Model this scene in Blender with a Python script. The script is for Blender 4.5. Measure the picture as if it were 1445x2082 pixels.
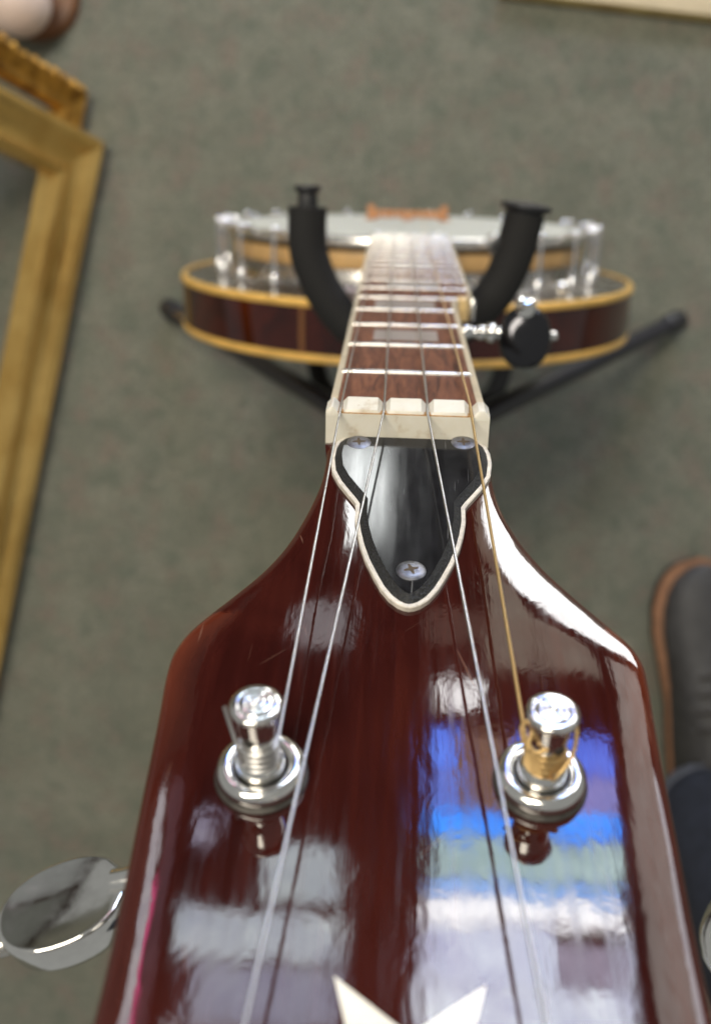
import bpy, bmesh, math, random
from mathutils import Matrix, Vector, noise
from mathutils.geometry import delaunay_2d_cdt
random.seed(7)
sc = bpy.context.scene
for o in list(bpy.data.objects): bpy.data.objects.remove(o)
R = math.radians
col = sc.collection

# ------------------------------------------------------------------ camera
# world: metres, Z up, carpet at z = 0; the banjo's nut is at (0, 0, 0.888)
cam_d = bpy.data.cameras.new('camera')
cam = bpy.data.objects.new('camera', cam_d); col.objects.link(cam); sc.camera = cam
c_right = Vector((0.9984382, 0.0337399, -0.0445285))
c_fwd = Vector((-0.0411147, -0.0958823, -0.9945432))
c_up = Vector((-0.0378252, 0.9948207, -0.0943453))
cm = Matrix((c_right, c_up, -c_fwd)).transposed().to_4x4()
cm.translation = Vector((-0.00143, -0.00199, 1.07998))
cam.matrix_world = cm
cam_d.sensor_fit = 'VERTICAL'; cam_d.sensor_height = 24.0
cam_d.lens = 1923.15 * 24.0 / 2082.0
cam_d.clip_start = 0.01; cam_d.clip_end = 50
cam_d.dof.use_dof = True; cam_d.dof.focus_distance = 0.166; cam_d.dof.aperture_fstop = 10.2

# ------------------------------------------------------------------ light
w = bpy.data.worlds.new('World'); sc.world = w; w.use_nodes = True
bg = w.node_tree.nodes['Background']
bg.inputs['Color'].default_value = (0.97, 0.98, 0.93, 1); bg.inputs['Strength'].default_value = 0.31
def area(name, loc, target, sx, sy, power, color):
    d = bpy.data.lights.new(name, 'AREA'); d.shape = 'RECTANGLE'; d.size = sx; d.size_y = sy
    d.energy = power; d.color = color
    o = bpy.data.objects.new(name, d); col.objects.link(o); o.location = loc
    o.rotation_euler = (Vector(target) - Vector(loc)).to_track_quat('-Z', 'Y').to_euler()
    return o
area('ceiling_light', (-0.55, 0.75, 2.6), (-0.1, 0.2, 0), 1.2, 0.6, 43, (1.0, 0.92, 0.77))
sc.view_settings.view_transform = 'Standard'; sc.view_settings.look = 'None'
sc.view_settings.exposure = 0.0; sc.view_settings.gamma = 1.0
sc.view_settings.use_curve_mapping = False

# ------------------------------------------------------------------ materials
def newmat(name):
    m = bpy.data.materials.new(name); m.use_nodes = True
    nt = m.node_tree; return m, nt, nt.nodes['Principled BSDF']
def nd(nt, t, **kw):
    n = nt.nodes.new(t)
    for k, v in kw.items(): setattr(n, k, v)
    return n
PRE = [0.0]      # pitch of the face the grain follows (the headstock is set back 16 degrees)
def coords(nt, scale=(1, 1, 1), rot=(0, 0, 0)):
    tc = nd(nt, 'ShaderNodeTexCoord'); pr = nd(nt, 'ShaderNodeMapping'); mp = nd(nt, 'ShaderNodeMapping')
    pr.inputs['Rotation'].default_value = (-PRE[0], 0, rot[2])
    mp.inputs['Scale'].default_value = scale; mp.inputs['Rotation'].default_value = (rot[0], rot[1], 0)
    nt.links.new(tc.outputs['Object'], pr.inputs['Vector']); nt.links.new(pr.outputs['Vector'], mp.inputs['Vector'])
    return mp.outputs['Vector']
def noise_tex(nt, vec, scale, detail=4, rough=0.5, dist=0.0):
    n = nd(nt, 'ShaderNodeTexNoise'); nt.links.new(vec, n.inputs['Vector'])
    n.inputs['Scale'].default_value = scale; n.inputs['Detail'].default_value = detail
    n.inputs['Roughness'].default_value = rough; n.inputs['Distortion'].default_value = dist
    return n.outputs['Fac']
def ramp(nt, fac, stops):
    r = nd(nt, 'ShaderNodeValToRGB'); nt.links.new(fac, r.inputs['Fac'])
    el = r.color_ramp.elements
    while len(el) < len(stops): el.new(0.5)
    for e, (p, c) in zip(el, stops):
        e.position = p; e.color = (*c, 1) if len(c) == 3 else c
    return r.outputs['Color']
def mix(nt, fac, a, b, mode='MIX'):
    m = nd(nt, 'ShaderNodeMix', data_type='RGBA', blend_type=mode)
    for s, v in ((m.inputs[0], fac), (m.inputs[6], a), (m.inputs[7], b)):
        if isinstance(v, (int, float)): s.default_value = v
        elif isinstance(v, tuple): s.default_value = (*v, 1)
        else: nt.links.new(v, s)
    return m.outputs[2]
def bump(nt, h, strength, dist, normal=None):
    b = nd(nt, 'ShaderNodeBump'); b.inputs['Strength'].default_value = strength
    b.inputs['Distance'].default_value = dist; nt.links.new(h, b.inputs['Height'])
    if normal is not None: nt.links.new(normal, b.inputs['Normal'])
    return b.outputs['Normal']
def simple(name, base, rough, metal=0.0, var=0.0, vscale=200, coat=0.0, bmp=0.0, bscale=900, rvar=0.0):
    m, nt, b = newmat(name)
    b.inputs['Roughness'].default_value = rough; b.inputs['Metallic'].default_value = metal
    b.inputs['Base Color'].default_value = (*base, 1)
    if coat: b.inputs['Coat Weight'].default_value = coat; b.inputs['Coat Roughness'].default_value = 0.06
    v = coords(nt)
    if var:
        f = noise_tex(nt, v, vscale, 5, 0.6)
        lo = tuple(c * (1 - var) for c in base); hi = tuple(min(1, c * (1 + var)) for c in base)
        nt.links.new(ramp(nt, f, [(0.3, lo), (0.7, hi)]), b.inputs['Base Color'])
    if rvar:
        f = noise_tex(nt, v, vscale * 1.7, 4, 0.6)
        mr = nd(nt, 'ShaderNodeMapRange'); nt.links.new(f, mr.inputs[0])
        mr.inputs[1].default_value = 0.35; mr.inputs[2].default_value = 0.7
        mr.inputs[3].default_value = rough; mr.inputs[4].default_value = rough + rvar
        nt.links.new(mr.outputs[0], b.inputs['Roughness'])
    if bmp: nt.links.new(bump(nt, noise_tex(nt, v, bscale, 3), bmp, 0.0004), b.inputs['Normal'])
    return m

# red-brown lacquered mahogany: grain along the neck, rippled clear coat, dust and hair scratches
def lacquer(name, dark, light, ripple=1.0, dust=True, edge=None):
    m, nt, b = newmat(name)
    v = coords(nt)
    vg = coords(nt, (1.0, 0.055, 1.0))
    g1 = noise_tex(nt, vg, 520, 6, 0.62, 0.4)
    g2 = noise_tex(nt, v, 28, 3, 0.5, 0.6)
    base = ramp(nt, g1, [(0.30, tuple(c * 0.72 for c in dark)), (0.52, dark), (0.74, light)])
    base = mix(nt, ramp(nt, g2, [(0.35, (0, 0, 0)), (0.75, (1, 1, 1))]), base, light)
    if edge is not None:            # thinner stain towards the bound shoulder edges (vertex attribute)
        at = nd(nt, 'ShaderNodeAttribute', attribute_name='edge')
        g3 = noise_tex(nt, coords(nt, (1, .25, 1)), 160, 4, 0.6)
        mm = nd(nt, 'ShaderNodeMath', operation='MULTIPLY'); nt.links.new(at.outputs['Fac'], mm.inputs[0]); nt.links.new(g3, mm.inputs[1])
        base = mix(nt, mm.outputs[0], base, edge)
    if dust:
        vo = nd(nt, 'ShaderNodeTexVoronoi'); vo.inputs['Scale'].default_value = 210; nt.links.new(v, vo.inputs['Vector'])
        spots = ramp(nt, vo.outputs['Distance'], [(0.010, (0.8, 0.8, 0.8)), (0.022, (0, 0, 0))])
        gate = ramp(nt, noise_tex(nt, v, 120, 4, 0.7), [(0.66, (0, 0, 0)), (0.72, (1, 1, 1))])
        fm = mix(nt, 1.0, spots, gate, 'MULTIPLY')
        base = mix(nt, fm, base, (0.62, 0.55, 0.50))
        # scratches: two families of thin stretched noise bands
        for ang, sc_, th in ((0.05, 1900, 0.755), (-0.30, 1500, 0.775), (0.8, 1200, 0.79)):
            vs = coords(nt, (1.0, 0.035, 1.0), (0, 0, ang))
            sl = ramp(nt, noise_tex(nt, vs, sc_, 1, 0.4), [(th, (0, 0, 0)), (th + 0.05, (0.35, 0.35, 0.35))])
            base = mix(nt, sl, base, (0.30, 0.17, 0.12))
    nt.links.new(base, b.inputs['Base Color'])
    b.inputs['Roughness'].default_value = 0.42
    b.inputs['Specular IOR Level'].default_value = 0.0
    b.inputs['Coat Weight'].default_value = 1.0; b.inputs['Coat IOR'].default_value = 1.55
    rr = ramp(nt, noise_tex(nt, vg, 900, 4, 0.7), [(0.35, (0.025,) * 3), (0.75, (0.10,) * 3)])
    nt.links.new(rr, b.inputs['Coat Roughness'])
    vr = coords(nt, (1.0, 0.42, 1.0))
    h1 = noise_tex(nt, vr, 260, 3, 0.55, 0.8)
    h2 = noise_tex(nt, vr, 70, 2, 0.5)
    n1 = bump(nt, h1, 0.0065 * ripple, 0.004)
    n2 = bump(nt, h2, 0.011 * ripple, 0.006, n1)
    n2 = bump(nt, noise_tex(nt, coords(nt, (1.0, 0.05, 1.0)), 1100, 3, 0.6), 0.006 * ripple, 0.0012, n2)
    nt.links.new(n2, b.inputs['Coat Normal'])
    return m
M = {}
PRE[0] = R(16)
M['lacquer'] = lacquer('mahogany_lacquer', (0.027, 0.0045, 0.0036), (0.048, 0.0092, 0.0062), edge=(0.20, 0.042, 0.016))
PRE[0] = 0.0
M['lacquer_side'] = lacquer('mahogany_lacquer_body', (0.018, 0.0018, 0.0010), (0.062, 0.007, 0.002), 0.3, False)
M['neck_wood'] = lacquer('mahogany_neck', (0.03, 0.004, 0.003), (0.06, 0.01, 0.006), 0.3, False)
M['amber'] = simple('aged_amber_binding', (0.74, 0.44, 0.105), 0.32, var=0.2, vscale=60, coat=0.4)
M['dark_amber'] = simple('dark_amber_reflection', (0.16, 0.060, 0.012), 0.4, var=0.2, vscale=90, coat=0.5)
M['cream'] = simple('aged_cream_binding', (0.54, 0.46, 0.33), 0.38, var=0.16, vscale=150, coat=0.2)
M['chrome'] = simple('polished_chrome', (0.80, 0.79, 0.77), 0.07, 1.0, var=0.08, vscale=240, rvar=0.10, bmp=0.02, bscale=500)
M['screw'] = simple('dull_grey_screw', (0.20, 0.20, 0.215), 0.32, 1.0, var=0.3, vscale=900, rvar=0.2)
M['nickel'] = simple('worn_nickel', (0.70, 0.68, 0.65), 0.16, 1.0, var=0.12, vscale=400, rvar=0.15)
M['fret'] = simple('nickel_silver_fret', (0.62, 0.59, 0.55), 0.26, 1.0, var=0.08, vscale=300)
M['steel_string'] = simple('plain_steel_string', (0.62, 0.61, 0.60), 0.33, 1.0)
M['hook_metal'] = simple('satin_nickel_hook', (0.80, 0.80, 0.83), 0.24, 1.0, var=0.06, vscale=200)
M['recess_shade'] = simple('painted_recess_shade', (0.06, 0.055, 0.05), 0.45, 0.6, var=0.3, vscale=900)  # dark tone puts the shade of gaps and recesses into the colour
M['brown_recess'] = simple('dark_brown_screw_slot', (0.08, 0.055, 0.03), 0.7, 0.2, var=0.4, vscale=1500)  # dark brown for the screw cross slots
M['darkened_chrome'] = simple('chrome_painted_dark', (0.05, 0.05, 0.056), 0.10, 0.9, rvar=0.06, vscale=200)  # chrome with its dark reflection put into the base colour
M['flange'] = simple('grey_nickel_flange', (0.42, 0.40, 0.38), 0.22, 1.0, var=0.25, vscale=40, rvar=0.12)
M['white_head'] = simple('frosted_white_drum_head', (0.52, 0.52, 0.46), 0.75, var=0.08, vscale=40)
M['white_head'].node_tree.nodes['Principled BSDF'].inputs['Specular Tint'].default_value = (0.3, 0.3, 0.3, 1)
M['maple'] = simple('maple_rim', (0.60, 0.37, 0.15), 0.38, var=0.18, vscale=70, coat=0.5)
M['bridge'] = simple('maple_bridge', (0.46, 0.21, 0.09), 0.55, var=0.25, vscale=90)
M['pearl'] = simple('pearl_inlay', (0.36, 0.30, 0.28), 0.3, var=0.2, vscale=120, coat=0.5)
M['star'] = simple('white_pearl_star', (0.76, 0.72, 0.61), 0.28, var=0.10, vscale=140, coat=0.6)
M['foam'] = simple('black_foam_sleeve', (0.0065, 0.006, 0.006), 0.8, var=0.25, vscale=700, bmp=0.5, bscale=1600)
M['black_tube'] = simple('black_painted_tube', (0.012, 0.012, 0.019), 0.34, var=0.15, vscale=150, coat=0.4)
M['black_rubber'] = simple('black_rubber', (0.018, 0.018, 0.020), 0.45, var=0.2, vscale=300)
M['amber_knob'] = simple('amber_plastic', (0.62, 0.44, 0.20), 0.3, var=0.15, vscale=300, coat=0.5)
# wound bronze string: fine ridges along its length
def wound():
    m, nt, b = newmat('bronze_wound_string')
    b.inputs['Base Color'].default_value = (0.66, 0.45, 0.20, 1); b.inputs['Metallic'].default_value = 0.85
    b.inputs['Roughness'].default_value = 0.32
    wv = nd(nt, 'ShaderNodeTexWave', bands_direction='Y'); wv.inputs['Scale'].default_value = 1700
    nt.links.new(coords(nt), wv.inputs['Vector'])
    nt.links.new(bump(nt, wv.outputs['Fac'], 0.5, 0.0001), b.inputs['Normal']); return m
M['wound'] = wound()
def black_plastic(name, rough, scr):
    m, nt, b = newmat(name)
    v = coords(nt)
    base = ramp(nt, noise_tex(nt, v, 300, 4), [(0.3, (0.005, 0.005, 0.006)), (0.75, (0.014, 0.014, 0.016))])
    for ang, s_, th in ((0.02, 2400, 0.72), (-0.25, 1500, 0.76), (1.1, 1300, 0.79)):
        vs = coords(nt, (1.0, 0.03, 1.0), (0, 0, ang))
        sl = ramp(nt, noise_tex(nt, vs, s_, 1, 0.4), [(th, (0, 0, 0)), (th + 0.03, (scr,) * 3)])
        base = mix(nt, sl, base, (0.45, 0.45, 0.45))
    vo = nd(nt, 'ShaderNodeTexVoronoi'); vo.inputs['Scale'].default_value = 260; nt.links.new(v, vo.inputs['Vector'])
    sp = ramp(nt, vo.outputs['Distance'], [(0.02, (1, 1, 1)), (0.04, (0, 0, 0))])
    gate = ramp(nt, noise_tex(nt, v, 180, 4, 0.7), [(0.64, (0, 0, 0)), (0.7, (1, 1, 1))])
    base = mix(nt, mix(nt, 1.0, sp, gate, 'MULTIPLY'), base, (0.6, 0.6, 0.58))
    nt.links.new(base, b.inputs['Base Color'])
    b.inputs['Roughness'].default_value = rough; b.inputs['Specular IOR Level'].default_value = 0.34
    nt.links.new(ramp(nt, noise_tex(nt, coords(nt, (1, .1, 1)), 500, 3), [(0.3, (rough,) * 3), (0.8, (rough + 0.1,) * 3)]), b.inputs['Roughness'])
    return m
PRE[0] = R(16)
M['cover_black'] = black_plastic('black_cover_plastic', 0.08, 0.30)
PRE[0] = 0.0
M['cover_cut'] = simple('rough_cut_black_plastic', (0.008, 0.008, 0.008), 0.55, var=0.6, vscale=1400, bmp=0.9, bscale=2200)
M['cover_white'] = simple('cream_cover_layer', (0.62, 0.57, 0.50), 0.45, var=0.22, vscale=700)
def bone():
    m, nt, b = newmat('yellowed_bone_nut'); v = coords(nt)
    base = ramp(nt, noise_tex(nt, v, 170, 5, 0.6), [(0.27, (0.42, 0.33, 0.22)), (0.42, (0.61, 0.575, 0.49)), (0.8, (0.68, 0.655, 0.59))])
    vs = coords(nt, (1.0, 1.0, 0.12), (0, 0.9, 0))
    sl = ramp(nt, noise_tex(nt, vs, 700, 1), [(0.70, (0, 0, 0)), (0.78, (0.35,) * 3)])
    base = mix(nt, sl, base, (0.40, 0.26, 0.12))
    nt.links.new(base, b.inputs['Base Color']); b.inputs['Roughness'].default_value = 0.38
    b.inputs['Subsurface Weight'].default_value = 0.15; b.inputs['Subsurface Radius'].default_value = (0.002, 0.0013, 0.0007)
    return m
M['bone'] = bone()
M['grime'] = simple('brown_slot_grime', (0.36, 0.20, 0.07), 0.6, var=0.4, vscale=900)
def rosewood():
    m, nt, b = newmat('rosewood_fretboard')
    vg = coords(nt, (1.0, 0.10, 1.0))
    g = noise_tex(nt, vg, 420, 7, 0.65, 1.2)
    base = ramp(nt, g, [(0.30, (0.030, 0.012, 0.008)), (0.46, (0.115, 0.043, 0.025)), (0.60, (0.19, 0.075, 0.040)), (0.76, (0.27, 0.125, 0.070))])
    nt.links.new(base, b.inputs['Base Color'])
    b.inputs['Roughness'].default_value = 0.58; b.inputs['Specular IOR Level'].default_value = 0.3; b.inputs['Specular Tint'].default_value = (0.42, 0.37, 0.34, 1)
    nt.links.new(bump(nt, g, 0.25, 0.0004), b.inputs['Normal']); return m
M['rosewood'] = rosewood()
def carpet():
    m, nt, b = newmat('mottled_grey_green_carpet'); v = coords(nt)
    a = noise_tex(nt, v, 14, 8, 0.68)
    base = ramp(nt, a, [(0.28, (0.152, 0.158, 0.118)), (0.5, (0.203, 0.205, 0.155)), (0.72, (0.256, 0.252, 0.196))])
    pk = ramp(nt, noise_tex(nt, v, 26, 3, 0.6), [(0.50, (0, 0, 0)), (0.68, (0.85,) * 3)])
    base = mix(nt, pk, base, (0.225, 0.185, 0.145))
    gn = ramp(nt, noise_tex(nt, v, 34, 3, 0.6, 0.5), [(0.50, (0, 0, 0)), (0.70, (0.8,) * 3)])
    base = mix(nt, gn, base, (0.138, 0.156, 0.115))
    fl = ramp(nt, noise_tex(nt, v, 190, 5, 0.8), [(0.30, (0.55,) * 3), (0.70, (1.38,) * 3)])
    base = mix(nt, 1.0, base, fl, 'MULTIPLY')
    nt.links.new(base, b.inputs['Base Color']); b.inputs['Roughness'].default_value = 0.95
    b.inputs['Sheen Weight'].default_value = 0.2
    nt.links.new(bump(nt, noise_tex(nt, v, 700, 3, 0.7), 0.8, 0.003), b.inputs['Normal']); return m
M['carpet'] = carpet()
def gilt(name, base, rough, patch, scale=30, bmp=0.3):
    m, nt, b = newmat(name); v = coords(nt)
    c = ramp(nt, noise_tex(nt, v, scale, 6, 0.65), [(0.32, patch), (0.55, base), (0.75, tuple(min(1, x * 1.2) for x in base))])
    nt.links.new(c, b.inputs['Base Color']); b.inputs['Metallic'].default_value = 0.85
    b.inputs['Roughness'].default_value = rough
    nt.links.new(bump(nt, noise_tex(nt, v, 260, 4), bmp, 0.001), b.inputs['Normal']); return m
M['gilt'] = gilt('gilded_moulding', (0.86, 0.56, 0.18), 0.25, (0.66, 0.39, 0.10), 14, 0.05)
M['gilt_dark'] = gilt('antique_gilt_carving', (0.55, 0.30, 0.06), 0.42, (0.14, 0.06, 0.012), 60, 0.6)
M['cream_paint'] = simple('cream_painted_wood', (0.78, 0.66, 0.47), 0.5, var=0.08, vscale=40)
M['pale_gold'] = gilt('pale_gilt_lip', (0.80, 0.62, 0.28), 0.4, (0.62, 0.42, 0.16))
M['pink'] = simple('pale_pink_glaze', (0.78, 0.62, 0.54), 0.4, var=0.06, vscale=40)
M['brown_wood'] = simple('dark_brown_wood', (0.15, 0.06, 0.02), 0.5, var=0.3, vscale=80)
M['shoe'] = simple('black_shoe_leather', (0.042, 0.040, 0.040), 0.58, var=0.3, vscale=60, bmp=0.35, bscale=700)
M['welt'] = simple('tan_leather_welt', (0.30, 0.145, 0.075), 0.55, var=0.25, vscale=90)
M['sole'] = simple('dark_rubber_sole', (0.03, 0.025, 0.022), 0.7, var=0.2, vscale=120)
def denim():
    m, nt, b = newmat('navy_denim'); v = coords(nt)
    base = ramp(nt, noise_tex(nt, v, 60, 5, 0.6), [(0.3, (0.007, 0.009, 0.016)), (0.7, (0.018, 0.022, 0.036))])
    wv = nd(nt, 'ShaderNodeTexWave', bands_direction='DIAGONAL'); wv.inputs['Scale'].default_value = 260; nt.links.new(v, wv.inputs['Vector'])
    nt.links.new(mix(nt, 0.18, base, wv.outputs['Color'], 'OVERLAY'), b.inputs['Base Color'])
    b.inputs['Roughness'].default_value = 0.9
    nt.links.new(bump(nt, wv.outputs['Fac'], 0.3, 0.001), b.inputs['Normal']); return m
M['denim'] = denim()
M['denim_hem'] = simple('faded_denim_hem', (0.075, 0.080, 0.100), 0.9, var=0.25, vscale=120)
M['window_frame'] = simple('dark_stained_window_frame', (0.040, 0.022, 0.018), 0.5, var=0.3, vscale=20)
def lit(name, color, strength, var=0.25, scale=5):
    """gives off light: window daylight, and patches added for reflections"""
    m = bpy.data.materials.new(name); m.use_nodes = True; nt = m.node_tree
    nt.nodes.remove(nt.nodes['Principled BSDF'])
    e = nd(nt, 'ShaderNodeEmission'); nt.links.new(e.outputs[0], nt.nodes['Material Output'].inputs[0])
    f = noise_tex(nt, coords(nt, (1.0, 1.0, 2.4)), scale * 2.2, 5, 0.65, 0.6)
    c = ramp(nt, f, [(0.30, tuple(x * (1 - var) for x in color)), (0.70, tuple(min(1, x * (1 + var)) for x in color))])
    nt.links.new(c, e.inputs['Color']); e.inputs['Strength'].default_value = strength; return m

# ------------------------------------------------------------------ mesh helpers (millimetres in, metres out)
def V(*a): return Vector(a)
class MB:
    def __init__(s): s.v = []; s.f = []
    def add(s, vs, fs, mat=None):
        k = len(s.v)
        for p in vs:
            p = Vector(p); s.v.append(mat @ p if mat is not None else p)
        s.f += [tuple(i + k for i in f) for f in fs]; return s
    def box(s, lo, hi, mat=None):
        x0, y0, z0 = lo; x1, y1, z1 = hi
        return s.add([(x0,y0,z0),(x1,y0,z0),(x1,y1,z0),(x0,y1,z0),(x0,y0,z1),(x1,y0,z1),(x1,y1,z1),(x0,y1,z1)],
                     [(0,3,2,1),(4,5,6,7),(0,1,5,4),(1,2,6,5),(2,3,7,6),(3,0,4,7)], mat)
    def lathe(s, prof, seg=32, mat=None):
        vs = []; fs = []; n = len(prof)
        for i in range(seg):
            a = 2 * math.pi * i / seg
            for r, z in prof: vs.append((max(r, 1e-4) * math.cos(a), max(r, 1e-4) * math.sin(a), z))
        for i in range(seg):
            j = (i + 1) % seg
            for k in range(n - 1): fs.append((i*n+k, j*n+k, j*n+k+1, i*n+k+1))
        return s.add(vs, fs, mat)
    def tube(s, path, r, seg=10, closed=False, cap=True):
        P = [Vector(p) for p in path]; n = len(P)
        rad = r if isinstance(r, (list, tuple)) else [r] * n
        T = []
        for i in range(n):
            a = P[(i-1) % n] if (i > 0 or closed) else P[i]; b = P[(i+1) % n] if (i < n-1 or closed) else P[i]
            T.append((b - a).normalized())
        u = T[0].orthogonal().normalized(); vs = []; fs = []
        for i in range(n):
            u = (u - T[i] * u.dot(T[i])); u = u.normalized() if u.length > 1e-6 else T[i].orthogonal().normalized()
            b = T[i].cross(u)
            for k in range(seg):
                a = 2 * math.pi * k / seg; vs.append(P[i] + (u * math.cos(a) + b * math.sin(a)) * rad[i])
        m = n if closed else n - 1
        for i in range(m):
            j = (i + 1) % n
            for k in range(seg):
                l = (k + 1) % seg; fs.append((i*seg+k, i*seg+l, j*seg+l, j*seg+k))
        if cap and not closed: fs += [tuple(range(seg))[::-1], tuple((n-1)*seg + k for k in range(seg))]
        return s.add(vs, fs)
    def rings(s, rings, mat=None, cap0=True, cap1=True):
        """loft of closed rings with equal vertex counts"""
        m = len(rings[0]); vs = [p for r in rings for p in r]; fs = []
        for i in range(len(rings) - 1):
            for k in range(m):
                l = (k + 1) % m; fs.append((i*m+k, i*m+l, (i+1)*m+l, (i+1)*m+k))
        if cap0: fs.append(tuple(range(m))[::-1])
        if cap1: fs.append(tuple((len(rings)-1)*m + k for k in range(m)))
        return s.add(vs, fs, mat)
    def build(s, name, mat, parent=None, smooth=True, angle=40, bevel=0.0, seg=2, data=None):
        me = bpy.data.meshes.new(name)
        me.from_pydata([tuple(p * 0.001) for p in s.v], [], s.f)
        bm = bmesh.new(); bm.from_mesh(me)
        bmesh.ops.remove_doubles(bm, verts=bm.verts, dist=1e-7)
        bmesh.ops.recalc_face_normals(bm, faces=bm.faces)
        if bevel: bmesh.ops.bevel(bm, geom=list(bm.edges), offset=bevel * 0.001, segments=seg, affect='EDGES', profile=0.5)
        for f in bm.faces: f.smooth = smooth
        if smooth:
            for e in bm.edges:
                if len(e.link_faces) == 2 and e.calc_face_angle(0) > R(angle): e.smooth = False
        bm.to_mesh(me); bm.free(); me.materials.append(M[mat] if isinstance(mat, str) else mat)
        o = bpy.data.objects.new(name, me); col.objects.link(o)
        if parent is not None: o.parent = parent
        return o
def empty(name, loc=(0, 0, 0), rot=None):
    o = bpy.data.objects.new(name, None); col.objects.link(o); o.location = loc; o.empty_display_size = 0.02
    if rot is not None: o.rotation_euler = rot
    return o
def tag(o, label, cat, group=None):
    o['label'] = label; o['category'] = cat
    if group: o['group'] = group
    return o
def structure(o, label=None):
    o['kind'] = 'structure'
    if label: o['label'] = label
    return o
def catmull(pts, n=8, closed=False):
    P = [Vector(p) for p in pts]; out = []; m = len(P)
    for i in range(m if closed else m - 1):
        if closed: a, b, c, d = P[(i-1) % m], P[i], P[(i+1) % m], P[(i+2) % m]
        else: a, b, c, d = P[max(i-1, 0)], P[i], P[i+1], P[min(i+2, m-1)]
        for k in range(n):
            t = k / n
            out.append(0.5 * ((2*b) + (c-a)*t + (2*a-5*b+4*c-d)*t*t + (3*b-a-3*c+d)*t**3))
    if not closed: out.append(P[-1])
    return out
def inset(poly, d):
    """simple mitred inset of a counter-clockwise polygon of (x, y)"""
    n = len(poly); out = []
    for i in range(n):
        a, b, c = Vector(poly[i-1][:2]), Vector(poly[i][:2]), Vector(poly[(i+1) % n][:2])
        e1 = (b - a).normalized(); e2 = (c - b).normalized()
        n1 = Vector((-e1.y, e1.x)); n2 = Vector((-e2.y, e2.x)); m = n1 + n2
        m = m.normalized() if m.length > 1e-6 else n1
        k = max(0.5, m.dot(n1)); out.append(tuple(b + m * (d / k)))
    return out
def area2(p): return sum(p[i-1][0]*p[i][1] - p[i][0]*p[i-1][1] for i in range(len(p)))

# ------------------------------------------------------------------ setting: carpet
mb = MB(); n = 40; X0, X1, Y0, Y1 = -2600, 2600, -1800, 2400
mb.add([(X0 + (X1-X0)*i/n, Y0 + (Y1-Y0)*j/n, 0) for j in range(n+1) for i in range(n+1)],
       [(j*(n+1)+i, j*(n+1)+i+1, (j+1)*(n+1)+i+1, (j+1)*(n+1)+i) for j in range(n) for i in range(n)])
structure(mb.build('floor', 'carpet'), 'mottled grey green carpet covering the floor')

# ------------------------------------------------------------------ shop front mirrored in the lacquer
win = empty('shop_window', (0.15, 1.72, 0))
tag(win, 'tall daylit shop front with dark frame, mirrored in the glossy headstock', 'window')
WX = lambda x: x - 150
def pane(x0, x1, z0, z1, color, strength, y=12, var=0.38, scale=6):
    mb = MB().box((WX(x0), y, z0), (WX(x1), y + 4, z1))
    return mb.build('pane', lit('lit_pane', color, strength, var, scale), win, smooth=False)
def bar(x0, x1, z0, z1, d0=-25, d1=40):
    return MB().box((WX(x0), d0, z0), (WX(x1), d1, z1)).build('mullion', 'window_frame', win, smooth=False, bevel=3)
PANES = [  # x0, x1, z0, z1 (mm), colour, strength
    (-122, -22, 24, 250, (0.80, 0.88, 0.84), 26.0),  # low patch added for the grey glow on the truss cover
    (230, 300, 60, 290, (0.95, 0.70, 0.55), 1.6), (196, 300, 300, 520, (0.95, 0.72, 0.58), 2.2), (306, 452, 380, 520, (0.95, 0.74, 0.60), 2.4), (-20, 190, 400, 470, (0.8, 0.6, 0.5), 0.8),  # warm patches added for the brown haze on the lacquer
    (-196, -78, 400, 490, (0.85, 0.85, 0.95), 3.0), (-62, 74, 480, 556, (0.9, 0.88, 0.86), 3.0), (108, 186, 550, 604, (1, 1, 1), 18.0),
    (88, 140, 648, 724, (0.07, 0.20, 1.0), 14.0), (246, 452, 648, 724, (0.08, 0.18, 1.0), 12.0), (88, 452, 802, 846, (0.02, 0.22, 1.0), 20.0),
    (88, 140, 726, 800, (0.12, 0.24, 1.0), 11.0), (142, 244, 650, 800, (0.62, 0.42, 0.30), 3.0), (246, 452, 726, 800, (0.30, 0.32, 0.85), 9.0),
    (94, 452, 852, 922, (0.52, 0.84, 0.86), 9.0), (88, 452, 926, 954, (0.22, 0.42, 1.0), 15.0), (82, 452, 957, 997, (0.86, 0.90, 1.0), 18.0),
    (82, 318, 1000, 1100, (0.60, 0.66, 1.0), 14.0), (444, 460, 1000, 1100, (0.60, 0.66, 1.0), 14.0), (322, 441, 1022, 1098, (0.42, 0.40, 0.52), 8.0),
    (82, 460, 1102, 1230, (0.62, 0.68, 1.0), 14.0),
    (-218, -80, 880, 976, (0.62, 0.80, 1.0), 9.5), (-400, -74, 998, 1078, (0.64, 0.78, 1.0), 11.0), (-352, -70, 1088, 1186, (0.55, 0.62, 0.95), 7.5),
    (-376, -322, 826, 890, (0.62, 0.62, 1.0), 6.0), (-400, -72, 1190, 1230, (0.7, 0.75, 0.95), 5.0),
    (305, 960, 12, 292, (1.0, 0.99, 0.96), 20.0), (540, 900, 400, 1230, (0.95, 0.78, 0.68), 3.6), (906, 1250, 620, 1230, (0.80, 0.84, 1.0), 8.0),  # low bright patch added for the glare on the right shoulder
    (-1240, -480, 120, 700, (0.45, 0.46, 0.40), 0.25), (-1240, -780, 760, 1230, (0.80, 0.86, 0.74), 0.28), (-612, -580, 930, 1230, (1.0, 0.10, 0.28), 9.0), (-700, -616, 760, 1230, (0.8, 0.85, 1.0), 7.0), (-576, -480, 760, 1230, (0.55, 0.40, 0.5), 1.2), (-776, -704, 760, 1230, (0.55, 0.30, 0.25), 0.8)]
for p in PANES:
    k = 1.35 if 80 < p[0] < 450 and p[2] > 640 else 1.0
    pane(*p[:5], p[5] * k)
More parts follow.
